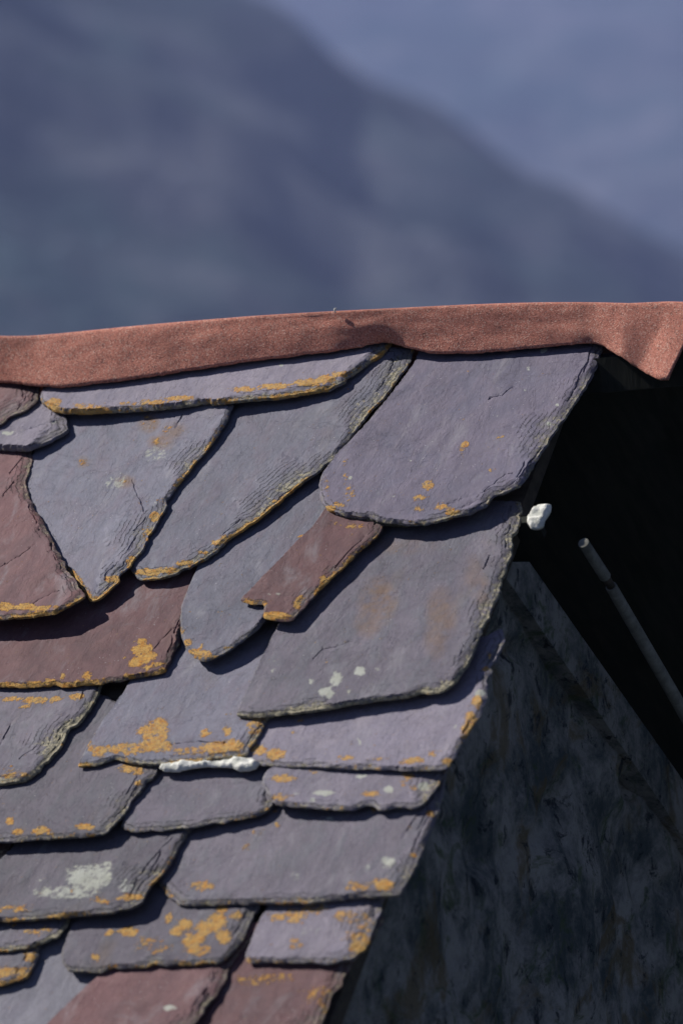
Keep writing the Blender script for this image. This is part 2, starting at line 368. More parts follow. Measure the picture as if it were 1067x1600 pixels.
SLATES = []
def build_slate(plane, label, kind, px, T=0.009, lift=0.004, chip=1.0, lich=(), lich_edge=0.0, olive=0.4, pale=(), stain=(), cracks=(), seed=None, rough=1.0):
    seed = seed if seed is not None else len(SLATES) + 11
    a, bu, bv = plane; uv = unproj_roof(px, a + T, bu, bv)
    top = lambda q: a + T + bu * q[:, 0] + bv * q[:, 1]
    # orientation: make it counter-clockwise in (u,-v)
    loc = np.stack([uv[:, 0], -uv[:, 1]], 1)
    area = 0.5 * np.sum(loc[:, 0] * np.roll(loc[:, 1], -1) - np.roll(loc[:, 0], -1) * loc[:, 1])
    if area < 0: loc = loc[::-1]
    # soften traced corners a little, then roughen
    d = densify(loc, 0.006)
    for _ in range(1): d = 0.25 * np.roll(d, 1, 0) + 0.5 * d + 0.25 * np.roll(d, -1, 0)
    d = densify(d, 0.0036)
    tg = np.roll(d, -1, 0) - np.roll(d, 1, 0); tg /= np.linalg.norm(tg, axis=1)[:, None] + 1e-9
    nr = np.stack([tg[:, 1], -tg[:, 0]], 1)
    jag = fbm(d, 60, seed, 3) * 0.0020 + fbm(d, 230, seed + 5, 2) * 0.0011
    bite = np.clip(fbm(d, 28, seed + 9, 2) - 0.28, 0, 1) * 0.013
    side = np.clip(nr[:, 0], 0, 1) + 0.8 * np.clip(-nr[:, 1], 0, 1)
    d = d + nr * ((jag - bite * side) * rough * (0.5 + 0.5 * side))[:, None]
    nb = len(d)
    w = (0.0020 + 0.017 * np.clip(nr[:, 0], 0, 1) ** 1.2 + 0.0055 * np.clip(-nr[:, 1], 0, 1)) * chip
    w *= np.clip(0.75 + 1.5 * fbm(d, 16, seed + 2, 3), 0.2, 2.6)
    for _ in range(3): w = 0.25 * np.roll(w, 1) + 0.5 * w + 0.25 * np.roll(w, -1)
    # interior points: fine near the edge, coarser inside
    lo, hi = d.min(0), d.max(0)
    def grid(s):
        xs = np.arange(lo[0], hi[0], s); ys = np.arange(lo[1], hi[1], s * 0.87)
        X, Y = np.meshgrid(xs, ys); X = X + (np.arange(len(ys)) % 2)[:, None] * s / 2
        P = np.stack([X.ravel(), Y.ravel()], 1)
        rs = np.random.RandomState(seed); P = P + rs.uniform(-.22, .22, P.shape) * s
        return P[inside(d, P[:, 0], P[:, 1])]
    pf = grid(0.0028); df, jf = seg_dist(pf, d); kf = (df > 0.0018) & (df < np.maximum(0.006, w[jf] * 1.15))
    pc = grid(0.0062); dc, jc = seg_dist(pc, d); kc = dc > np.maximum(0.006, w[jc] * 1.15) + 0.002
    cl = []
    for line in cracks:
        q = unproj_roof(line, a + T, bu, bv); q = np.stack([q[:, 0], -q[:, 1]], 1)
        L = [q[0]]
        for i in range(len(q) - 1):
            n = max(1, int(np.hypot(*(q[i + 1] - q[i])) / 0.002))
            for k in range(1, n + 1): L.append(q[i] + (q[i + 1] - q[i]) * k / n)
        L = np.array(L); L = L + np.stack([fbm(L, 90, seed + 31, 2), fbm(L, 90, seed + 41, 2)], 1) * 0.0018
        cl.append(L)
    # long splits running beside the dressed edges
    rr = random.Random(seed); ok_ = np.where((nr[:, 0] > 0.25) & (nr[:, 1] < 0.75))[0]
    if len(ok_) > 40:
        for q in range(int(2 + 3 * chip * len(ok_) / 140)):
            st_ = rr.choice(list(ok_)); ln_ = rr.randint(8, 26); off = rr.uniform(0.004, 0.019) * min(chip, 1.3); dr_ = rr.uniform(-0.006, 0.006)
            L = []
            for k in range(ln_):
                i = (st_ + k) % nb
                if nr[i, 0] < 0.1: break
                L.append(d[i] - nr[i] * (off + dr_ * k / ln_ + 0.0022 * noise.noise((k * .45, q, seed))))
            if len(L) > 5:
                L = np.array(L); L[1:-1] = 0.5 * L[1:-1] + 0.25 * (L[2:] + L[:-2]); L2 = []
                for i in range(len(L) - 1): L2 += [L[i], (L[i] + L[i + 1]) / 2]
                L2 = np.array(L2); keepm = seg_dist(L2, d)[0] > 0.0025
                if keepm.sum() > 6: cl.append(L2[keepm])
    ints = [pf[kf], pc[kc]]
    if cl:
        C = np.concatenate(cl)
        offs = np.concatenate([C, C + [0.0016, 0.0008], C - [0.0016, 0.0008]])
        dd, _ = seg_dist(offs, d); offs = offs[inside(d, offs[:, 0], offs[:, 1]) & (dd > 0.0015)]
        keep = []
        for P in ints:
            if len(P) == 0: keep.append(P); continue
            m = np.ones(len(P), bool)
            for s in range(0, len(P), 2000):
                m[s:s + 2000] = np.sqrt(((P[s:s + 2000, None] - C[None]) ** 2).sum(2)).min(1) > 0.0026
            keep.append(P[m])
        ints = keep + [offs]
    pts = np.concatenate([d] + [p for p in ints if len(p)])
    D, J = seg_dist(pts, d); D[:nb] = 0; J[:nb] = np.arange(nb)
    res = delaunay_2d_cdt([Vector(p) for p in pts], [(i, (i + 1) % nb) for i in range(nb)], [], 1, 1e-7)
    V2 = np.array([tuple(v) for v in res[0]]); F = [tuple(f) for f in res[2]]; orig = res[3]
    src = np.array([o[0] if len(o) else -1 for o in orig])
    ok = src >= 0
    Dv = np.where(ok, D[src], 0.001); Wv = np.where(ok, w[J[src]], 0.01)
    Sv = np.where(ok, np.clip(-nr[J[src]][:, 1], 0, 1), 0); Rv = np.where(ok, np.clip(nr[J[src]][:, 0], 0, 1), 0)
    n1 = fbm(V2, 75, seed + 3, 2)
    t = np.clip(Dv / Wv + 0.30 * n1 * (Dv > 0), 0, 1)
    s = t * 4; k = np.floor(s); fr = s - k; fr = np.clip((fr - 0.45) / 0.55, 0, 1) ** 2 * (3 - 2 * np.clip((fr - 0.45) / 0.55, 0, 1))
    stair = np.minimum((k + fr) / 4, 1)
    frac = 0.52 + 0.48 * (0.15 * t + 0.85 * stair)
    hh = T * frac
    hh += fbm(V2, 9, seed + 4, 2) * 0.0011 + fbm(V2, 40, seed + 6, 2) * 0.0004
    if cl:
        dcr = np.full(len(V2), 9.0)
        for s0 in range(0, len(V2), 2000):
            dcr[s0:s0 + 2000] = np.sqrt(((V2[s0:s0 + 2000, None] - C[None]) ** 2).sum(2)).min(1)
        hh -= 0.0022 * np.clip(1 - dcr / 0.0013, 0, 1) * np.clip(0.7 + fbm(V2, 60, seed + 51, 2), 0.15, 1)
    hh = np.maximum(hh, 0.0014)
    uvp = np.stack([V2[:, 0], -V2[:, 1]], 1)
    base = a + bu * uvp[:, 0] + bv * uvp[:, 1]
    top3 = np.column_stack([V2, base + hh])
    # image position of each top vertex for hand placed lichen
    Wp = A0[None] + uvp[:, 0:1] * EU + uvp[:, 1:2] * EV + (base + hh)[:, None] * EN - CAM
    zf = Wp @ fwd; ipx = 533.5 + (Wp @ rgt) / zf * DIST / KPX; ipy = 800 - (Wp @ upv) / zf * DIST / KPX
    def blobs(lst):
        o = np.zeros(len(V2))
        for (x, y, rx, ry, amt) in lst:
            q = ((ipx - x) / rx) ** 2 + ((ipy - y) / ry) ** 2
            o = np.maximum(o, amt * np.clip(1.25 - q * 0.75, 0, 1))
        return o
    li = blobs(lich)
    low = fbm(V2, 14, seed + 8, 2)
    band = np.clip(1.2 - Dv / 0.0065, 0, 1) * np.clip(Sv * 1.2 + Rv * 0.35, 0, 1) * np.clip(0.75 + 1.2 * low, 0, 1.2)
    li = np.maximum(li, lich_edge * band * 0.95)
    ol = olive * np.clip(1.1 - t, 0, 1) * np.clip(Sv + Rv * 0.7 + .1, 0, 1)
    pa = blobs(pale); stn = blobs(stain)
    # side walls in three ragged courses
    loop = [None] * nb
    inv = {}
    for i, o in enumerate(orig):
        for q in o:
            if q < nb: inv[q] = i
    loop = [inv[i] for i in range(nb)]
    nv = len(V2); verts = [tuple(p) for p in top3]; faces = list(F); at = {'bevel': list(t), 'lichen': list(li), 'pale': list(pa), 'stain': list(stn), 'olive': list(ol), 'edge': list(Dv), 'zone': list(np.clip(1.25 - Dv / (Wv * 1.9 + 0.001), 0, 1))}
    if np.cross(V2[F[0][1]] - V2[F[0][0]], V2[F[0][2]] - V2[F[0][0]]) < 0: faces = [f[::-1] for f in faces]
    prev = loop
    lay = fbm(d, 45, seed + 21, 2)
    for c, (fz, of) in enumerate(((0.55, 0.0012), (0.5, -0.0006), (0.1, 0.0008), (0.0, -0.001))):
        ring = []
        for i in range(nb):
            vi = loop[i]
            o = of * (1 + 1.2 * lay[(i * (c + 1)) % nb])
            p = V2[vi] + nr[i] * o
            verts.append((p[0], p[1], base[vi] + hh[vi] * fz))
            for kk in at: at[kk].append(at[kk][vi] * (0.9 if kk != 'bevel' else 1) * (0.7 if (kk == 'lichen' and c > 1) else 1))
            ring.append(nv + c * nb + i)
        for i in range(nb):
            j = (i + 1) % nb
            if prev[i] == prev[j]: continue
            faces.append((prev[i], ring[i], ring[j], prev[j]))
        prev = ring
    faces.append(tuple(prev[::-1]))
    verts = np.array(verts); ctr = verts[:nv].mean(0); verts = verts - ctr
    Mx = ROOF_M @ Matrix.Translation(Vector(ctr))
    o = link_mesh('roof_slate', verts, faces, M[kind], None, True, at, Mx)
    o.data.attributes.new  # keep attributes
    try:
        o.data.set_sharp_from_angle(angle=math.radians(32))
    except Exception: pass
    tag(o, label, 'roof slate', 'overlapping slates on the roof')
    # write into the height field
    m = inside(uv, gu, gv)
    HF[m] = np.maximum(HF[m], a + T + bu * gu[m] + bv * gv[m])
    SLATES.append(o); ii = uv[:, 1].argmax(); ih = uv[:, 1].argmin(); print('SL', len(SLATES), label[:40], 'tail %.3f head %.3f bu %.3f bv %.3f' % (a + bu*uv[ii,0]+bv*uv[ii,1], a + bu*uv[ih,0]+bv*uv[ih,1], bu, bv))
    return o

#SLATE_DATA
make_slate('pale blue slate showing at the bottom left corner below the ochre-edged slates', 'pale',
    [(-60,1500),(40,1470),(60,1430),(150,1380),(330,1400),(330,1440),(250,1500),(200,1640),(-60,1640)], lift=0.0)
make_slate('maroon slate at the foot of the verge, right of the other bottom maroon one', 'maroon',
    [(400,1440),(600,1430),(575,1470),(544,1506),(538,1530),(520,1560),(495,1605),(480,1650),(240,1650),(300,1520)], lift=0.002,
    lich=[(400,1532,30,10,.5),(430,1528,30,8,.5),(500,1560,25,25,.4)], lich_edge=.2)
make_slate('maroon slate cut by the bottom of the picture, left of the verge slate', 'maroon',
    [(161,1515),(180,1440),(420,1440),(380,1475),(356,1508),(350,1530),(338,1552),(318,1578),(296,1604),(270,1650),(40,1650),(71,1599),(120,1552)], lift=0.006,
    pale=[(265,1575,12,6,.7)])
make_slate('small ochre-rimmed slate end at the lower left, lowest of the left edge pieces', 'plum',
    [(-60,1440),(60,1440),(64,1470),(60,1489),(52,1503),(41,1525),(0,1537),(-60,1545)], lift=0.006, lich_edge=.9,
    lich=[(20,1520,40,10,.7),(48,1495,12,10,.7)])
make_slate('lichen-spotted slate at the verge below the large dark one', 'lilac',
    [(416,1414),(410,1380),(440,1340),(600,1340),(596,1404),(592,1420),(580,1452),(568,1478),(548,1496),(525,1502),(450,1500),(385,1498),(381,1490),(388,1474),(402,1440)], T=0.011, lift=0.003, chip=1.3, lich_edge=.55,
    lich=[(450,1430,35,14,.6),(490,1420,25,10,.6),(540,1432,22,12,.55),(460,1475,14,10,.6),(560,1475,22,22,.65),(570,1440,14,22,.5)],
    pale=[(505,1415,10,7,.6),(475,1455,40,10,.4)], cracks=[[(545,1470),(560,1455),(588,1440)]])
make_slate('dark slate dotted all over with round orange lichen spots, above the bottom maroon slates', 'plum',
    [(136,1427),(130,1390),(200,1340),(430,1350),(410,1400),(403,1415),(390,1440),(376,1465),(360,1488),(345,1500),(328,1503),(247,1506),(173,1515),(108,1516),(99,1509),(96,1485),(111,1444)], lift=0.005, lich_edge=.5,
    lich=[(172,1458,8,6,.9),(203,1456,14,8,1.),(188,1456,5,4,.8),(265,1435,8,10,.7),(290,1445,12,9,.85),(275,1455,12,8,.8),(320,1450,14,14,.8),(300,1470,20,12,.75),(340,1440,16,16,.8),(350,1465,14,12,.8),(310,1485,24,12,.6),(150,1496,8,5,.9),(345,1420,12,8,.7),(240,1480,30,14,.4),(370,1430,10,10,.6),(225,1468,14,7,.55)])
make_slate('narrow olive-edged slate wedge on the left edge above the lowest piece', 'plum',
    [(-60,1400),(110,1400),(108,1432),(104,1443),(94,1459),(72,1470),(43,1479),(0,1484),(-60,1488)], lift=0.004, lich_edge=.5,
    lich=[(60,1455,30,7,.5),(22,1445,10,5,.6)], olive=.8)
make_slate('large dark plum slate at the verge above the lichen-spotted ones', 'plum',
    [(240,1370),(270,1300),(300,1240),(440,1180),(694,1200),(684,1262),(672,1290),(660,1319),(650,1345),(637,1369),(622,1396),(590,1397),(560,1398),(487,1407),(412,1407),(300,1410),(278,1410),(268,1400)], T=0.012, lift=0.003, chip=.9, lich_edge=.6,
    lich=[(315,1385,20,8,.7),(430,1268,6,4,.6),(402,1300,10,7,.5),(433,1290,6,5,.6),(585,1265,8,4,.6),(598,1382,18,10,.85),(560,1385,24,9,.6),(645,1337,7,6,.6),(672,1272,6,6,.9),(385,1322,6,5,.5),(640,1290,6,10,.4)],
    pale=[(605,1347,14,12,.75),(463,1370,10,12,.5),(515,1280,8,7,.6),(550,1315,6,6,.5),(570,1355,9,9,.5),(590,1285,6,5,.5)], cracks=[[(627,1310),(640,1290),(652,1274)]])
make_slate('tiny pinkish slate corner at the left edge beside the pale-smeared slate', 'maroon',
    [(-60,1290),(20,1290),(18,1318),(13,1327),(8,1334),(0,1339),(-60,1350)], lift=0.001)
make_slate('slate smeared with whitish lichen, left of the large dark plum slate', 'plum',
    [(-60,1345),(0,1341),(19,1324),(30,1290),(80,1220),(260,1220),(300,1290),(285,1308),(276,1325),(269,1338),(257,1355),(244,1371),(234,1380),(226,1393),(222,1406),(192,1421),(124,1428),(0,1437),(-60,1440)], T=0.011, lift=0.005, chip=1.2, lich_edge=.75,
    lich=[(205,1402,22,5,.8),(160,1408,20,5,.6),(20,1420,30,8,.6),(115,1392,4,4,.7)],
    pale=[(140,1370,40,22,.78),(100,1395,60,12,.68),(165,1352,14,8,.65),(200,1385,18,14,.6),(70,1380,22,18,.35),(45,1400,20,12,.35)],
    cracks=[[(204,1396),(215,1370),(235,1345),(260,1318),(270,1308)]])
make_slate('plum slate with an ochre lower rim, tucked below the white stone fragment', 'plum',
    [(190,1290),(205,1215),(240,1150),(420,1150),(440,1200),(426,1255),(421,1262),(400,1272),(355,1280),(300,1289),(240,1296),(210,1297)], lift=0.007, lich_edge=.55, chip=.7)
make_slate('purple-grey slate with few orange dots, directly above the slate smeared with whitish lichen', 'plum',
    [(-60,1210),(0,1190),(60,1120),(150,1080),(270,1130),(250,1185),(244,1200),(241,1210),(228,1222),(213,1238),(206,1250),(198,1263),(186,1277),(170,1294),(166,1299),(133,1304),(74,1308),(0,1313),(-60,1317)], lift=0.006, lich_edge=.25,
    lich=[(16,1283,7,7,1.),(28,1300,9,6,.9),(65,1298,16,7,.9),(135,1292,18,6,.85),(217,1224,6,6,.9),(215,1205,10,8,.7),(205,1200,22,10,.7),(150,1307,18,3,.8),(80,1302,12,5,.7)])
make_slate('lilac slate strip with three white spots at the verge', 'lilac',
    [(409,1222),(412,1205),(431,1191),(450,1150),(700,1150),(697,1200),(694,1211),(684,1224),(674,1234),(664,1248),(656,1256),(637,1260),(562,1262),(495,1260),(438,1255),(427,1251),(419,1238)], T=0.010, lift=0.0, lich_edge=.4, chip=1.1,
    lich=[(445,1216,22,6,.85),(490,1206,10,4,.6),(540,1200,22,4,.7),(580,1240,16,5,.8),(640,1213,12,6,.6),(645,1230,8,5,.7),(440,1245,20,6,.6),(630,1222,8,14,.4)],
    pale=[(564,1213,9,4,1.3),(607,1233,8,5,1.3),(505,1239,18,4,1.2),(488,1250,6,3,1.),(662,1229,9,7,1.3),(462,1240,8,3,.7)])
make_slate('lilac slate running up the verge with orange lichen along its broken outer edge', 'lilac',
    [(375,1190),(389,1172),(400,1150),(425,1100),(440,1040),(700,1030),(740,1000),(775,983),(783,978),(787,990),(783,1005),(772,1028),(765,1048),(758,1080),(748,1112),(735,1135),(714,1165),(704,1185),(695,1199),(630,1199),(522,1197),(407,1191)], T=0.010, lift=0.0, lich_edge=.3, chip=.8,
    lich=[(404,1172,12,8,1.),(430,1178,16,9,1.1),(540,1184,14,5,.7),(645,1188,20,6,.8),(675,1179,8,5,.7),(758,1045,4,5,1.),(745,1095,8,12,.9),(735,1125,10,14,1.),(728,1140,8,10,1.),(722,1155,6,8,.6),(700,1190,12,7,.7),(765,1025,4,6,.7),(468,1125,6,6,.5),(458,1145,5,3,.7),(590,1186,20,4,.5)],
    pale=[(560,1157,5,8,.7),(560,1120,6,4,.5),(750,1083,10,6,.9),(600,1130,8,8,.5),(710,1135,5,7,.6),(480,1155,14,10,.35)])
make_slate('blue-grey slate with orange lichen crusting its whole lower edge', 'blue',
    [(120,1195),(133,1166),(160,1122),(189,1085),(215,1040),(290,980),(440,960),(470,1060),(440,1110),(412,1121),(408,1136),(395,1158),(388,1166),(384,1176),(340,1182),(277,1189),(236,1191),(202,1188),(182,1181),(165,1186),(150,1192),(135,1192)], T=0.011, lift=0.003, lich_edge=1.0, chip=.9, olive=.6,
    lich=[(240,1145,24,16,.85),(250,1135,14,14,.8),(320,1145,8,6,.9),(355,1143,8,7,.9),(360,1165,24,10,.85),(340,1168,26,10,.9),(245,1165,34,10,.85),(200,1170,40,10,.7),(155,1175,12,10,.8),(400,1135,14,14,.7),(395,1120,18,6,.7),(300,1175,40,8,.6),(355,1115,6,3,.6),(140,1165,5,10,.7)],
    cracks=[[(262,1163),(310,1158),(350,1160)],[(385,1163),(395,1145),(409,1130)]])
make_slate('grey slate with dark flaked right edge, under the long maroon slate on the left', 'plum',
    [(-60,1090),(0,1040),(60,1010),(170,1020),(160,1060),(148,1088),(138,1104),(128,1120),(114,1135),(101,1150),(92,1166),(78,1181),(66,1195),(54,1208),(37,1217),(0,1222),(-60,1226)], T=0.012, lift=0.004, lich_edge=.35, chip=1.5, olive=.8,
    lich=[(20,1092,28,4,.7),(60,1094,25,6,.7),(120,1088,14,6,.8),(85,1092,14,4,.7),(40,1104,10,4,.6),(25,1212,24,6,.6),(100,1165,5,8,.5),(15,1200,20,6,.4)],
    pale=[(15,1195,18,8,.35)], cracks=[[(0,1165),(10,1145),(22,1125)],[(32,1183),(50,1172),(65,1162)]])
make_slate('broad verge slate with brown stains and white blots, right of the notched maroon strip', 'plum',
    [(366,1115),(385,1075),(405,1030),(440,960),(480,900),(520,830),(600,780),(812,780),(811,800),(808,820),(800,845),(794,868),(788,888),(782,907),(775,930),(766,950),(757,968),(748,986),(742,1005),(735,1022),(724,1040),(712,1058),(698,1072),(690,1077),(644,1083),(576,1092),(530,1100),(475,1109),(407,1115)], T=0.012, lift=0.006, chip=1.0, lich_edge=.15, olive=.65,
    pale=[(562,1049,10,9,.9),(525,1062,12,14,.75),(510,1082,14,10,.85),(486,1064,6,6,.7),(545,1080,6,8,.6),(430,1040,10,12,.45),(590,1045,7,5,.6),(665,1080,10,6,.4),(425,1050,8,6,.5)],
    stain=[(590,940,28,34,.75),(575,975,20,20,.5),(690,960,22,40,.6),(680,1000,16,26,.5),(755,930,10,30,.5),(620,850,60,16,.35),(740,900,14,30,.35)],
    lich=[(515,1033,12,5,.35)],
    cracks=[[(490,1028),(505,1013),(525,1010),(545,1002)],[(755,888),(765,868)],[(740,1000),(750,985),(756,975)]])
make_slate('long maroon slate with an orange lichen cluster near its right end', 'maroon',
    [(-60,1066),(-60,960),(0,930),(120,880),(320,860),(320,930),(286,972),(282,985),(276,1005),(268,1024),(258,1046),(236,1051),(189,1060),(150,1065),(111,1068),(54,1071),(0,1069)], T=0.010, lift=0.008, lich_edge=.85, chip=.5,
    lich=[(222,1002,9,5,1.1),(216,1015,10,8,1.1),(230,1012,9,6,1.1),(214,1035,10,7,1.1),(236,1025,10,7,1.),(225,1030,12,8,.9),(230,1043,7,4,1.),(195,1028,4,3,.9),(203,1038,4,3,.9),(247,1038,10,4,.8),(98,1056,4,5,.9),(137,1055,9,6,.9),(80,1065,10,5,.9),(203,1056,10,4,.9),(60,1068,20,4,.8)],
    pale=[(140,1008,14,6,.28)], cracks=[[(240,1015),(253,1000),(268,985),(281,976)]])
make_slate('small blue-grey slate with a rounded tip, under the maroon strip', 'blue',
    [(283,940),(307,885),(330,820),(430,740),(540,740),(560,800),(540,840),(480,880),(430,940),(412,967),(401,980),(380,996),(360,1011),(348,1018),(337,1024),(320,1031),(304,1025),(290,1010),(283,992),(281,965)], lift=0.010, chip=.55, rough=.7, lich_edge=.4,
    lich=[(293,1003,8,6,.85),(305,1018,12,6,.8),(320,1022,14,5,.8),(315,1009,6,4,.7),(284,985,4,8,.6),(330,1026,12,4,.7),(357,1012,10,3,.6),(470,838,8,3,.6),(345,958,7,3,.5)], olive=.3)
make_slate('large blue-grey slate with a curved ochre lower edge in the middle', 'blue',
    [(200,880),(235,800),(300,700),(362,625),(420,540),(645,540),(637,561),(632,572),(620,588),(608,605),(596,620),(587,630),(576,640),(566,654),(556,667),(543,684),(529,701),(515,717),(500,731),(487,740),(475,748),(450,768),(424,791),(396,812),(367,832),(350,846),(337,858),(316,872),(290,886),(272,894),(256,899),(238,902),(223,903),(213,899),(206,891)], T=0.011, lift=0.010, chip=1.35, rough=.8, lich_edge=.85,
    lich=[(230,894,22,6,.9),(260,891,20,5,.85),(290,880,16,5,.8),(340,848,10,5,.8),(352,840,8,4,.8),(430,782,5,3,.8),(455,771,4,4,.8),(320,862,12,4,.7)], olive=.5)
make_slate('mottled grey slate with pale ochre blotches tapering to a point', 'blue',
    [(90,880),(50,800),(30,740),(60,690),(62,620),(80,560),(380,560),(364,628),(358,640),(350,658),(337,680),(322,699),(308,716),(294,732),(282,748),(270,762),(262,780),(253,798),(243,816),(233,835),(218,860),(202,882),(192,896),(182,909),(165,924),(147,937),(139,934),(128,917),(115,897)], T=0.010, lift=0.005, chip=1.25, lich_edge=.9,
    lich=[(233,660,14,12,.42),(250,690,14,8,.42),(270,670,16,10,.4),(195,752,10,6,.4),(130,722,9,7,.42),(178,905,16,6,.9),(205,880,8,12,.8),(230,835,8,12,.6),(242,808,8,10,.85),(252,782,8,5,.5),(145,932,8,5,.6),(225,785,14,6,.3)],
    pale=[(240,710,30,14,.5),(225,690,28,16,.35),(180,755,22,12,.5),(270,690,26,16,.35),(190,745,14,10,.45),(240,780,18,16,.4)],
    stain=[(233,662,16,14,.75),(252,690,18,12,.7),(272,672,18,12,.6),(195,752,14,10,.7),(130,722,10,8,.6)],
    cracks=[[(207,750),(212,768),(222,785),(226,800)],[(274,668),(282,652),(286,645)],[(210,826),(222,815),(232,802)]])
make_slate('large maroon slate on the left edge with a worn ochre lower edge', 'maroon',
    [(-60,700),(-60,640),(60,640),(48,696),(45,705),(49,722),(44,735),(39,745),(40,764),(46,780),(54,796),(62,808),(71,823),(80,841),(88,859),(99,877),(111,897),(119,908),(126,920),(131,930),(121,936),(111,941),(94,953),(70,957),(40,961),(0,963),(-60,966)], T=0.011, lift=0.002, chip=1.0, lich_edge=1.0,
    lich=[(10,948,16,7,1.),(40,948,20,6,.95),(65,950,18,5,.9),(88,948,10,4,.7)], olive=.5,
    cracks=[[(52,942),(70,932),(90,922)],[(15,738),(28,722),(38,712)],[(5,775),(14,762),(22,752)],[(0,885),(30,868),(55,850)]])
make_slate('narrow maroon slate strip with a notched foot lying on the grey slates', 'maroon',
    [(373,936),(392,917),(412,896),(440,868),(468,839),(488,821),(515,780),(560,760),(610,790),(597,818),(590,833),(575,846),(559,860),(543,876),(529,890),(515,902),(502,914),(493,925),(485,934),(473,947),(461,960),(455,967),(432,967),(411,963),(412,952),(414,941),(402,941),(384,940)], T=0.0085, lift=0.013, chip=.7, rough=.5, lich_edge=1.0,
    lich=[(430,962,24,6,1.),(465,945,7,8,.8),(470,935,8,5,.7),(505,905,6,8,.7),(555,822,26,4,.55),(525,816,5,3,.8)],
    pale=[(430,928,16,4,.6),(455,931,14,3,.35)], olive=.3)
make_slate('big purple slate at the verge under the red felt, right of centre', 'purple',
    [(502,737),(522,710),(542,690),(558,673),(573,657),(585,643),(596,630),(612,611),(627,592),(637,577),(648,562),(660,520),(960,500),(938,540),(935,551),(928,568),(920,587),(912,602),(903,616),(893,631),(882,647),(873,659),(865,671),(858,682),(851,692),(843,703),(837,712),(831,722),(825,734),(817,746),(809,755),(800,763),(785,772),(769,780),(752,789),(734,797),(718,801),(700,805),(680,811),(660,815),(640,816),(600,811),(560,805),(522,799),(508,792),(500,778),(498,757)], T=0.012, lift=0.002, chip=1.25, lich_edge=.25,
    lich=[(540,722,5,10,.55),(540,745,5,14,.6),(515,795,10,6,1.),(510,760,4,22,.55),(669,759,9,7,1.),(655,777,12,4,.85),(530,790,10,6,.7),(727,694,6,5,.9),(722,705,4,8,.55),(783,684,8,2,.9),(655,795,10,6,.8),(690,792,12,5,.8),(705,800,12,5,.8),(545,770,10,14,.4),(766,735,6,4,.6),(740,712,12,3,.3)],
    pale=[(849,548,4,5,1.1),(869,633,5,4,1.2),(825,575,5,6,.7),(857,662,4,4,.8),(548,747,3,3,1.2),(593,745,4,3,.9),(779,650,3,3,.8),(819,647,3,3,.7),(640,720,3,3,.8),(615,775,6,3,.6),(819,611,3,3,.7)],
    olive=.45,
    cracks=[[(764,622),(785,616),(800,604)],[(700,786),(730,776),(755,768),(790,740),(800,738)],[(745,790),(775,768),(808,748)],[(886,625),(898,606),(905,585),(918,565)]])
make_slate('short thick grey slate with stacked broken edges at the left edge', 'lilac',
    [(-60,668),(0,662),(28,645),(51,634),(70,600),(120,600),(97,640),(101,650),(104,668),(92,676),(75,684),(58,692),(44,698),(20,697),(0,696),(-60,694)], T=0.017, lift=0.004, chip=1.1, olive=.3,
    pale=[(12,677,10,4,.9),(30,672,12,3,.5),(85,660,12,4,.5)], cracks=[[(20,680),(50,668),(85,658)]])
make_slate('maroon slate end in the upper left corner of the roof under the felt', 'maroon',
    [(-60,560),(75,560),(57,616),(56,624),(42,636),(20,650),(8,658),(0,661),(-60,680)], lift=0.006, chip=1.2, cracks=[[(28,640),(34,626),(44,620)]])
make_slate('long narrow lilac slate lying under the felt with a golden split lower edge', 'lilac',
    [(62,622),(62,612),(90,590),(200,560),(400,535),(560,510),(625,515),(594,548),(582,556),(569,565),(556,574),(549,582),(540,589),(526,597),(509,604),(475,610),(438,616),(390,620),(340,625),(290,629),(236,634),(180,638),(135,640),(98,640),(75,634)], T=0.016, lift=0.0, chip=1.0, lich_edge=1.0, olive=.6,
    lich=[(86,628,12,6,1.),(130,634,20,4,.7),(240,628,24,4,.85),(280,622,26,4,1.),(200,631,20,3,.7),(380,608,24,4,.8),(430,603,26,5,1.),(480,598,24,6,1.),(510,592,16,6,1.),(530,584,14,5,.85)],
    pale=[(440,570,5,3,.7),(515,566,4,2,.8),(200,604,4,3,.5)])
#END_SLATE_DATA
PAR, CEN = settle()
for i_, (lb_, kd_, px_, kw_) in enumerate(SPECS):
    p0, p1, p2 = PAR[i_]
    build_slate((p0 - p1 * CEN[i_, 0] - p2 * CEN[i_, 1], p1, p2), lb_, kd_, px_, **kw_)
print('HF max', HF.max())

# ------------------------------------------------------------------ small loose pieces
def hf_at(u, v):
    i = int(round((v - V0g) / DG)); j = int(round((u - U0g) / DG))
    return HF[min(max(i, 0), NV - 1), min(max(j, 0), NU - 1)]

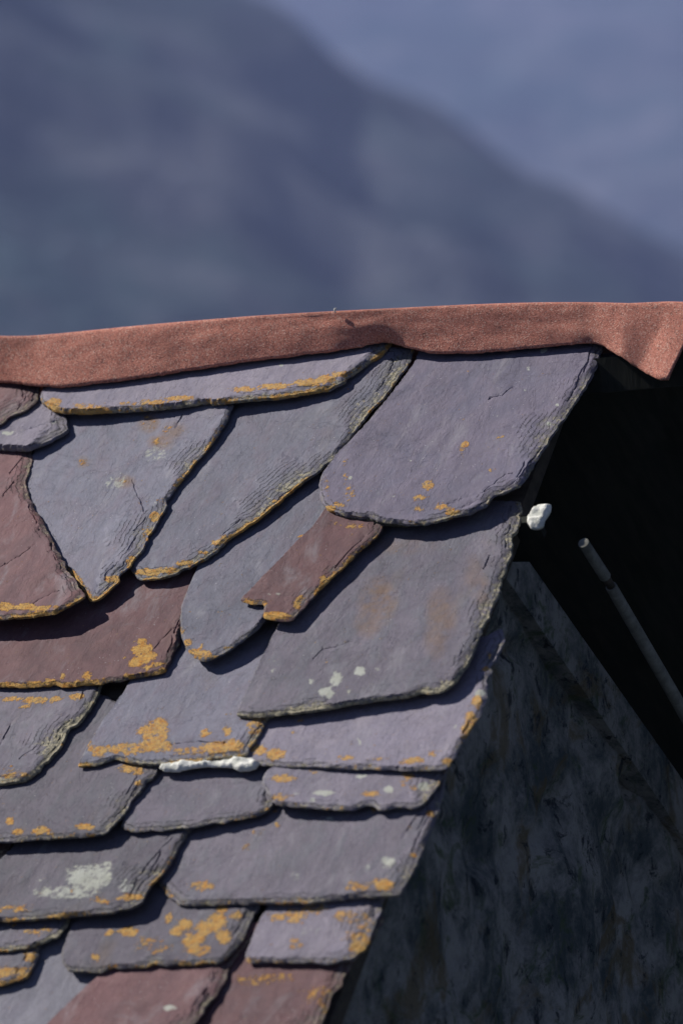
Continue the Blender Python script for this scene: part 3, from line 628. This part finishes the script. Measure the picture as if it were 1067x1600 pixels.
def rock(name, px, depth_h, thick, mat, label=None, cat=None, seed=1, amp=0.12, rib=0.0, parent=None):
    """irregular flake: traced outline on a roof-parallel plane, domed, with thickness"""
    uv = unproj_roof(px, depth_h)
    loc = np.stack([uv[:, 0], -uv[:, 1]], 1)
    if 0.5 * np.sum(loc[:, 0] * np.roll(loc[:, 1], -1) - np.roll(loc[:, 0], -1) * loc[:, 1]) < 0: loc = loc[::-1]
    d = densify(loc, 0.0025); nb = len(d)
    d = d + np.stack([fbm(d, 120, seed), fbm(d, 120, seed + 2)], 1) * 0.0014
    lo, hi = d.min(0), d.max(0); s = 0.0024
    X, Y = np.meshgrid(np.arange(lo[0], hi[0], s), np.arange(lo[1], hi[1], s)); P = np.stack([X.ravel(), Y.ravel()], 1)
    P = P[inside(d, P[:, 0], P[:, 1])]; D, _ = seg_dist(P, d); P = P[D > 0.0015]
    res = delaunay_2d_cdt([Vector(p) for p in np.concatenate([d, P])], [(i, (i + 1) % nb) for i in range(nb)], [], 1, 1e-7)
    V2 = np.array([tuple(v) for v in res[0]]); F = [tuple(f) for f in res[2]]
    D, _ = seg_dist(V2, d); w = min(0.0045, D.max() + 1e-4)
    dome = np.sqrt(np.clip(D / w, 0, 1)) * thick * 0.5
    nz = fbm(V2, 70, seed + 4, 3) * amp * thick + (fbm(V2 * [0.3, 1.6], 120, seed + 7, 2) * rib)
    up = depth_h - thick * 0.5 + dome + nz * np.clip(D / 0.003, 0.2, 1); dn = depth_h - thick * 0.5 - dome - 0.001
    n = len(V2)
    if np.cross(V2[F[0][1]] - V2[F[0][0]], V2[F[0][2]] - V2[F[0][0]]) < 0: F = [f[::-1] for f in F]
    verts = np.concatenate([np.column_stack([V2, up]), np.column_stack([V2, dn])])
    faces = F + [tuple(i + n for i in f[::-1]) for f in F]
    inv = {}
    for i, o in enumerate(res[3]):
        for q in o:
            if q < nb: inv[q] = i
    for i in range(nb):
        a_, b_ = inv[i], inv[(i + 1) % nb]
        if a_ != b_: faces.append((a_, a_ + n, b_ + n, b_))
    c = verts.mean(0)
    o = link_mesh(name, verts - c, faces, mat, None, True, None, ROOF_M @ Matrix.Translation(Vector(c)))
    if label: tag(o, label, cat)
    return o

q = unproj_roof([(320, 1195)], 0.03)[0]
Hw = hf_at(*unproj_roof([(320, 1176)], 0.04)[0])
rock('stone_fragment', [(246,1197),(256,1189),(290,1186),(330,1186),(362,1181),(392,1181),(404,1189),(399,1196),(388,1200),(372,1201),(362,1196),(330,1194),(300,1196),(275,1202),(255,1202)],
     Hw - 0.001, 0.009, M['white'], 'white wedge of stone jammed under the orange-crusted slate edge', 'stone', seed=3, amp=0.5, rib=0.002)
rock('slate_shim', [(522,797),(530,793),(560,795),(600,800),(630,804),(642,810),(630,815),(600,814),(560,809),(530,804)],
     hf_at(*unproj_roof([(580, 795)], 0.05)[0]) - 0.004, 0.014, M['bark'], 'dark splintered sliver wedged along the lower edge of the big purple slate', 'slate sliver', seed=6, rib=0.003)

# ------------------------------------------------------------------ ridge felt
bot = [(-90,598),(-40,598),(0,598),(30,600),(60,604),(100,605),(160,598),(220,590),(300,578),(400,563),(460,556),(520,549),(560,543),(585,537),(600,535),(612,536),(640,545),(670,551),(700,553),(750,551),(800,547),(850,542),(900,538),(925,536),(940,540),(960,552),(1000,577),(1028,593),(1043,592)]
crest = [(-120,520),(-60,521),(0,524),(40,524),(80,521),(140,515),(220,507),(300,500),(400,492),(500,486),(640,479),(720,475),(800,472),(860,471),(930,471),(1000,473),(1067,475),(1130,477)]
hb = 0.055
b2 = unproj_roof(bot, hb)
c3 = unproj(crest, A0, (0, 1, 0))
Ue = b2[-1, 0]; Us = max(b2[0, 0], c3[0, 0])
NX, NC = 420, 34
xs = np.linspace(Us, Ue, NX)
vb = np.interp(xs, b2[:, 0], b2[:, 1]); zc = np.interp(xs, c3[:, 0], c3[:, 2])
ks = np.ones(5) / 5; vb = np.convolve(np.pad(vb, 2, 'edge'), ks, 'valid'); zc = np.convolve(np.pad(zc, 2, 'edge'), ks, 'valid')
hbx = []
for x, v in zip(xs, vb):
    hbx.append(max([hf_at(x + dx, v + dv) for dx in (-.01, 0, .01) for dv in (-0.02, -0.01, 0, 0.004)]) + 0.004 if x < -0.005 else np.nan)
hbx = np.array(hbx); last = hbx[~np.isnan(hbx)][-8:].mean(); hbx[np.isnan(hbx)] = last
k2 = np.hanning(121); k2 /= k2.sum(); hbx = np.maximum(np.convolve(np.pad(hbx, 60, 'edge'), k2, 'valid') + 0.003, 0.02)
# re-solve the lower edge for its actual lift so that the sheet keeps its seen outline
for it in range(3):
    dr_ = np.clip((xs - (Ue - 0.080)) / 0.035, 0, 1)
    hh_ = np.interp(b2[:, 0], xs, hbx - 0.012 * dr_)
    b2 = np.array([unproj_roof([p], h_)[0] for p, h_ in zip(bot, hh_)])
    Ue = b2[-1, 0]; xs_old = xs; xs = np.linspace(Us, Ue, NX); hbx = np.interp(xs, xs_old, hbx); zc = np.interp(xs, c3[:, 0], c3[:, 2])
vb = np.interp(xs, b2[:, 0], b2[:, 1]); vb = np.convolve(np.pad(vb, 1, 'edge'), np.ones(3) / 3, 'valid')
zc = np.convolve(np.pad(zc, 8, 'edge'), np.ones(17) / 17, 'valid')
kk = np.hanning(91); kk /= kk.sum(); vbs = np.convolve(np.pad(vb, 45, 'edge'), kk, 'valid')
droop = np.clip((xs - (Ue - 0.080)) / 0.035, 0, 1); droop = droop * droop * (3 - 2 * droop)
vbs = vbs * (1 - droop) + vb * droop
fv = []; rows = []
for i, x in enumerate(xs):
    Pb0 = vb[i] * EV + (hbx[i] - 0.012 * droop[i]) * EN; Pb1 = vbs[i] * EV + (hbx[i] - 0.012 * droop[i]) * EN
    Pc = np.array([0, 0, zc[i] - ZR])
    Pd = np.array([0, 0.16, Pc[2] - 0.155])
    line = []
    for k in range(NC):
        s = k / (NC - 1) * 2
        wb = min(1, s / 0.45); wb = wb * wb * (3 - 2 * wb)
        Pb = Pb0 * (1 - wb) + Pb1 * wb; mid = 0.5 * (Pb1 + Pc) + EN * 0.004
        if s <= 1:
            p = (1 - s) ** 2 * Pb + 2 * s * (1 - s) * mid + s * s * Pc
            p = p - EN * 0.012 * droop[i] * s * (1 - s) * 4 * 0.5
        else:
            q = s - 1; m2 = np.array([0, 0.05, Pc[2] - 0.012])
            p = (1 - q) ** 2 * Pc + 2 * q * (1 - q) * m2 + q * q * Pd
        line.append(p + A0 + EU * (x + 0.034 * droop[i] * min(1, s) ** 1.2))
    rows.append(line)
R = np.array(rows)
for i in range(NX):
    for k in range(NC):
        x = xs[i]; s = k / (NC - 1)
        w = min(1, 0.25 + 3 * s) * (1 if s < .45 else max(0.35, 1 - 3 * abs(s - .5)))
        R[i, k] += EN * (noise.noise((x * 7, s * 3, 1.3)) * 0.003 + noise.noise((x * 26, s * 9, 5.1)) * 0.0016) * w * (0 if 0.46 < s < 0.54 else 1)
        if k == 0: R[i, k] += EV * (noise.noise((x * 130, 0, 2)) * 0.0016 + noise.noise((x * 30, 0, 4)) * 0.0012)
V = R.reshape(-1, 3)
faces = [(i * NC + k, (i + 1) * NC + k, (i + 1) * NC + k + 1, i * NC + k + 1) for i in range(NX - 1) for k in range(NC - 1)]
ctr = V.mean(0)
felt = link_mesh('ridge_felt', V - ctr, faces, M['felt'], None, True, None, Matrix.Translation(Vector(ctr)))
md = felt.modifiers.new('thickness', 'SOLIDIFY'); md.thickness = 0.0035; md.offset = -1
tag(felt, 'red granulated roofing felt folded over the ridge and drooping past the gable', 'roofing felt')

# ------------------------------------------------------------------ house under the slates
house = bpy.data.objects.new('stone_house', None); COL.objects.link(house); house.location = (-3.0, 0, 0)
tag(house, 'stone house gable in deep shade below the slate verge', 'house')
inv_h = Matrix.Translation((3.0, 0, 0))
def hpart(name, verts, faces, mat, smooth=False, label=None):
    o = link_mesh(name, np.array(verts, float) + [3.0, 0, 0], faces, mat, house, smooth)
    if label: o['label'] = label
    return o
BOX = [(0, 1, 3, 2), (4, 6, 7, 5), (0, 4, 5, 1), (2, 3, 7, 6), (0, 2, 6, 4), (1, 5, 7, 3)]
def slab(o, e1, e2, e3):
    o, e1, e2, e3 = map(np.array, (o, e1, e2, e3))
    return [o + a * e1 + b * e2 + c * e3 for a in (0, 1) for b in (0, 1) for c in (0, 1)]
VE = np.array([0, CP, -SP]); NE = np.array([0, SP, CP])
X0, XL, SL = -0.035, -6.0, 4.4
# front deck boards
hpart('roof_deck', slab(A0 + [X0, 0, 0] - EN * 0.001, [XL - X0, 0, 0], EV * SL, -EN * 0.025), BOX, M['wood'])
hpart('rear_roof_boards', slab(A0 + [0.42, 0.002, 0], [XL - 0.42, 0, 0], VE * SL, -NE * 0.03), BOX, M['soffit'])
# rear slates course: simple stepped sheet
rs_v, rs_f = [], []
for r in range(22):
    v0 = r * 0.2; b = len(rs_v)
    rs_v += [A0 + [0.44, 0, 0] + VE * v0 + NE * 0.006, A0 + [XL, 0, 0] + VE * v0 + NE * 0.006, A0 + [XL, 0, 0] + VE * (v0 + .22) + NE * 0.024, A0 + [0.44, 0, 0] + VE * (v0 + .22) + NE * 0.024,
             A0 + [0.44, 0, 0] + VE * (v0 + .22) + NE * 0.012, A0 + [XL, 0, 0] + VE * (v0 + .22) + NE * 0.012, A0 + [XL, 0, 0] + VE * v0 + NE * 0.001, A0 + [0.44, 0, 0] + VE * v0 + NE * 0.001]
    rs_f += [(b, b + 1, b + 2, b + 3), (b + 3, b + 2, b + 5, b + 4), (b + 4, b + 5, b + 6, b + 7), (b, b + 3, b + 4, b + 7)]
def plain(name, c, rough=0.8):
    g = G(name); P = g.coords(); n = g.noise(P, 20, 5, .6)
    return g.done(g.mix(n, tuple(x * .7 for x in c), c), rough, g.bump(n, .5, .003), .3)
M['rear'] = plain('rear_slate', (0.12, 0.11, 0.15))
hpart('rear_slating', rs_v, rs_f, M['rear'])
# slating outside the frame (left and below), stepped courses
fs_v, fs_f = [], []
def course(u1, u2, v, ex=0.17, h=0.016):
    n = max(1, int((u2 - u1) / 0.26)); rr = random.Random(int(v * 100 + u1 * 31))
    es = sorted([u1, u2] + [u1 + (u2 - u1) * (k + rr.uniform(.3, .7)) / n for k in range(1, n)])
    for a_, b_ in zip(es[:-1], es[1:]):
        b = len(fs_v); dv = rr.uniform(-.015, .015); g_ = 0.003; hh = h + rr.uniform(0, .006)
        for (uu, vv, h_) in ((a_ + g_, v - .14, .003), (b_ - g_, v - .14, .003), (b_ - g_, v + ex + dv, hh), (a_ + g_, v + ex + dv, hh)):
            fs_v.append(A0 + EU * uu + EV * vv + EN * (h_ + .008))
        for (uu, vv, h_) in ((a_ + g_, v - .14, .003), (b_ - g_, v - .14, .003), (b_ - g_, v + ex + dv, hh), (a_ + g_, v + ex + dv, hh)):
            fs_v.append(A0 + EU * uu + EV * vv + EN * h_)
        fs_f.extend([(b + 3, b + 2, b + 1, b), (b + 4, b + 5, b + 6, b + 7), (b, b + 1, b + 5, b + 4), (b + 1, b + 2, b + 6, b + 5), (b + 2, b + 3, b + 7, b + 6), (b + 3, b, b + 4, b + 7)])
ub = unproj_roof([(-62, 640), (-62, 1600)], 0.02)
for r in range(28):
    v = 0.05 + r * 0.155 if r < 8 else 1.43 + (r - 8) * 0.155
    ul = np.interp(v, [ub[0, 1], ub[1, 1]], [ub[0, 0], ub[1, 0]]) - 0.02
    course(-6.0, ul if v < 1.42 else -0.02, v)
hpart('outer_slating', fs_v, fs_f, M['plum'])

# gable wall: dense near the part in view
WX = -0.045
def axis(a, b, c, d, nf, ncs):
    return np.concatenate([np.linspace(a, b, ncs, endpoint=False), np.linspace(b, c, nf, endpoint=False), np.linspace(c, d, ncs)])
ys = axis(-3.1, -1.15, 0.75, 3.1, 230, 10); zs = np.concatenate([np.linspace(0, 3.55, 14, endpoint=False), np.linspace(3.55, ZR, 200)])
gv_, idx = [], {}
bp = unproj([(802, 876), (855, 876), (1067, 1180), (1067, 1265), (1240, 1430), (1240, 1560)], [WX + 0.035, 0, 0], (1, 0, 0))
bl_ = (bp[0] + bp[1]) / 2; bh_ = (bp[2] + bp[3]) / 2; bsl = (bh_[2] - bl_[2]) / (bh_[1] - bl_[1])
wt = unproj([(790, 903), (855, 868)], [WX, 0, 0], (1, 0, 0)); wsl = (wt[1, 2] - wt[0, 2]) / (wt[1, 1] - wt[0, 1])
for j, z in enumerate(zs):
    for i, y in enumerate(ys):
        lim = ZR - 0.03 / CP - abs(y) * SP / CP - 0.002
        lim = min(lim, wt[1, 2] if y > wt[1, 1] else wt[1, 2] + (y - wt[1, 1]) * wsl)
        if y > bl_[1]: lim = min(lim, bl_[2] + (y - bl_[1]) * bsl)
        zz = min(z, max(lim, 0))
        n = noise.noise((y * 5, zz * 4, 2.2)) * 0.022 + noise.noise((y * 14, zz * 9, 7.7)) * 0.012 + noise.noise((y * 40, zz * 22, 3.3)) * 0.006
        n -= max(0, noise.noise((y * 9, zz * 13, 11.5)) - 0.25) * 0.06
        gv_.append((WX - 0.012 + n, y, zz))
ny = len(ys); gf = []
for j in range(len(zs) - 1):
    for i in range(ny - 1):
        a_, b_, c_, d_ = j * ny + i, j * ny + i + 1, (j + 1) * ny + i + 1, (j + 1) * ny + i
        if gv_[a_][2] < gv_[d_][2] - 1e-5 or gv_[b_][2] < gv_[c_][2] - 1e-5: gf.append((a_, b_, c_, d_))
hpart('gable_wall', gv_, gf, M['wall'], True)
hpart('front_wall', slab([XL, -3.05, 0], [5.9, 0, 0], [0, 0.3, 0], [0, 0, ZR - 3.05 * SP / CP - .05]), BOX, M['wall'])
hpart('rear_wall', slab([XL, 2.75, 0], [5.9, 0, 0], [0, 0.3, 0], [0, 0, ZR - 3.05 * SP / CP - .05]), BOX, M['wall'])

def tube(pts, rad, n=20):
    pts = [np.array(p, float) for p in pts]; v, f = [], []
    ax = pts[-1] - pts[0]; ax /= np.linalg.norm(ax); e1 = np.cross(ax, [1, 0, 0.1]); e1 /= np.linalg.norm(e1); e2 = np.cross(ax, e1)
    for k, p in enumerate(pts):
        r = rad[k]
        for j in range(n):
            t = 2 * math.pi * j / n; v.append(p + r * (math.cos(t) * e1 + math.sin(t) * e2))
    for k in range(len(pts) - 1):
        for j in range(n):
            f.append((k * n + j, k * n + (j + 1) % n, (k + 1) * n + (j + 1) % n, (k + 1) * n + j))
    f.append(tuple(range(n))[::-1]); f.append(tuple((len(pts) - 1) * n + j for j in range(n)))
    return v, f
# limed board along the gable under the rear rake
def ribbon(l, r_, x0, x1, seg=24):
    v, f = [], []
    for k in range(len(l)):
        for x in (x0, x1):
            for p in (l[k], r_[k]): v.append((x, p[1], p[2]))
    for k in range(len(l) - 1):
        b = 4 * k; c = b + 4
        f += [(b + 2, b + 3, c + 3, c + 2), (b + 1, b, c, c + 1), (b, b + 2, c + 2, c), (b + 3, b + 1, c + 1, c + 3)]
    f += [(0, 1, 3, 2), (4 * len(l) - 4, 4 * len(l) - 2, 4 * len(l) - 1, 4 * len(l) - 3)]
    return v, f
v_, f_ = ribbon([bp[0], bp[3], bp[5]], [bp[1], bp[2], bp[4]], WX - 0.03, WX + 0.008)
hpart('rake_board', v_, f_, M['wall'])
# stripped pole under the rear rake in two lengths with a dark tie
pp = unproj([(911, 848), (945, 901), (954, 916), (1067, 1112), (1300, 1520)], [0.055, 0, 0], (1, 0, 0))
v_, f_ = tube([pp[0], pp[1]], [0.0075, 0.0080]); hpart('rake_pole', v_, f_, M['pole'], True).data.set_sharp_from_angle(angle=math.radians(40))
v_, f_ = tube([pp[1], pp[2]], [0.0060, 0.0060]); hpart('pole_tie', v_, f_, M['wood'], True)
v_, f_ = tube([pp[2], pp[3], pp[4]], [0.0080, 0.0092, 0.011]); hpart('rake_pole', v_, f_, M['pole'], True).data.set_sharp_from_angle(angle=math.radians(40))
# ridge beam end
hpart('ridge_beam', slab([-6, -0.07, ZR - 0.30], [5.80, 0, 0], [0, 0.14, 0], [0, 0, 0.19]), BOX, M['wood'])
hpart('ridge_light_stop', slab([XL, -0.024, ZR - 0.05], [0.42 - XL, 0, 0], [0, 0.05, 0], [0, 0, 0.048]), BOX, M['soffit'])  # dark cap added under the felt to stop sun leaking in at the apex
# white chip of stone sticking out beyond the verge
rock('stone_chip', [(820,803),(828,795),(839,784),(858,783),(857,794),(850,804),(847,816),(838,821),(826,820),(821,811)], 0.020, 0.012, M['white'], 'small white stone chip sunlit in the dark beside the verge', 'stone', seed=9, rib=0.004)
cu_ = unproj_roof([(838, 806)], 0.012)[0]
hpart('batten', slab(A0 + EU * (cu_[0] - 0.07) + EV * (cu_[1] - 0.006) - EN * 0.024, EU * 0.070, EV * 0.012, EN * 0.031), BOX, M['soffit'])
pb = unproj([(525, 484)], A0 + [0, -0.004, 0], (0, 1, 0))[0]
bm_v, bm_f = tube([pb + [-0.002, 0, -0.004], pb + [-0.002, 0, 0.0005], pb + [-0.001, 0, 0.002], pb + [0.001, 0, 0.0025]], [0.001, 0.0018, 0.0014, 0.0006], 9)
cc = np.mean(bm_v, 0)
tag(link_mesh('pebble', np.array(bm_v) - cc, bm_f, M['white'], None, True, None, Matrix.Translation(Vector(cc))), 'tiny white pebble sitting on top of the red felt ridge', 'pebble')

# ------------------------------------------------------------------ land
def terrain_material():
    g = G('mountain_side'); tc = g.n.new('ShaderNodeTexCoord'); P = tc.outputs['Object']
    n1 = g.noise(g.map(P, (1, 1, .6), (0.2, 0.3, 0.5)), 0.016, 6, 0.6, 0.8); n2 = g.noise(P, 0.045, 5, 0.65, 0.6); n3 = g.noise(P, 0.008, 4, 0.5, 0.5)
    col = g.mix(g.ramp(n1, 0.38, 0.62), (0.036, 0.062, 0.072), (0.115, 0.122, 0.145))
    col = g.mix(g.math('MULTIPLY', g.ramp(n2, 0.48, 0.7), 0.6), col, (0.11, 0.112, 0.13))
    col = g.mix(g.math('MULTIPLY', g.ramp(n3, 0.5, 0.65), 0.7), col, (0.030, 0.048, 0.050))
    nb = g.bump(g.noise(P, 0.05, 6, .65), 0.7, 12.0)
    return g.done(col, 0.95, nb, 0.05)
M['land'] = terrain_material()
vaz = math.atan2(-fwd[0], fwd[1])
def land_z(r, az):                                  # az: degrees to the left (+) / right (-) of the view axis
    sc_ = 1 - 0.82 * min(1, max(0, (abs(az) - 22) / 30))       # land drawn in off the view axis, so less haze light fills shadows
    rr_ = r if r < 60 else 60 + (r - 60) * sc_
    x = -rr_ * math.sin(math.radians(az) + vaz); y = rr_ * math.cos(math.radians(az) + vaz)
    n = lambda f, s, o=4: noise.fractal((x * f, y * f, s), 0.9, 2.0, o)
    side = max(0.0, 1 - abs(az) / 100.0)
    valley = -min(1, max(0, (r - 12) / 260)) ** 1.3 * 70
    ks_ = lambda a_, b_: (lambda t: t * t * (3 - 2 * t))(min(1, max(0, (r - a_) / (b_ - a_))))
    # nearer spur: crest falls from left to right
    e = 6.0 + 0.20 * max(0, -az - 0.6) + 0.68 * az + 0.012 * az * az * (1 if az > 0 else -1) + 0.5 * noise.noise((az * 0.5, 0, 3)) 
    e = max(-2.0, min(12, e))
    crest_h = 5 + 1250 * math.tan(math.radians(e))
    z = valley + (crest_h - valley) * ks_(420, 1250) * side
    if r > 1250: z = crest_h * side + valley * (1 - side) - (r - 1250) * 0.45
    far = -70 + (560 * min(1, max(0, (r - 1330) / 1800))) * (0.35 + 0.65 * side)
    if r > 1250: z = max(z, far)
    z += n(0.006, 1.0) * 16 * min(1, r / 500) * side + n(0.02, 4.0) * 5 * min(1, r / 500)
    if r < 60: z = z * max(0, (r - 12) / 48) if r > 12 else 0.0
    return x, y, z
azs = list(np.arange(-180, -16, 4)) + list(np.arange(-16, 16, 0.16)) + list(np.arange(16, 180, 4))
rs = [0.5, 6, 10, 16, 25, 45, 80, 130, 200, 300, 400] + list(np.arange(450, 1300, 11)) + [1300] + list(np.arange(1340, 3300, 26)) + [3600, 4400, 5400]
tv, tf = [], []
for r in rs:
    for az in azs: tv.append(land_z(r, az))
na = len(azs)
for j in range(len(rs) - 1):
    for i in range(na):
        tf.append((j * na + i, (j + 1) * na + i, (j + 1) * na + (i + 1) % na, j * na + (i + 1) % na))
tf.append(tuple(range(na)))
land = link_mesh('mountain_terrain', tv, tf, M['land'], None, True)
tag(land, kind='structure')

# ------------------------------------------------------------------ haze
hz = bpy.data.materials.new('mountain_air'); hz.use_nodes = True
hn = hz.node_tree.nodes; hn.remove(hn['Principled BSDF'])
pv = hn.new('ShaderNodeVolumePrincipled'); hz.node_tree.links.new(pv.outputs[0], hn['Material Output'].inputs['Volume'])
pv.inputs['Color'].default_value = (0.42, 0.53, 1.0, 1); pv.inputs['Density'].default_value = 0.00036
zmin = min(v[2] for v in tv) - 1; zmax = max(v[2] for v in tv) + 10
tx = [v[0] for v in tv]; ty = [v[1] for v in tv]
hb_ = slab([min(tx) - 20, min(ty) - 20, zmin], [max(tx) - min(tx) + 40, 0, 0], [0, max(ty) - min(ty) + 40, 0], [0, 0, zmax - zmin]); print('haze box', min(tx), max(tx), min(ty), max(ty), zmin, zmax)
hzo = link_mesh('haze', hb_, [(0, 1, 3, 2), (4, 6, 7, 5), (0, 4, 5, 1), (2, 3, 7, 6), (0, 2, 6, 4), (1, 5, 7, 3)], hz)
tag(hzo, kind='stuff')
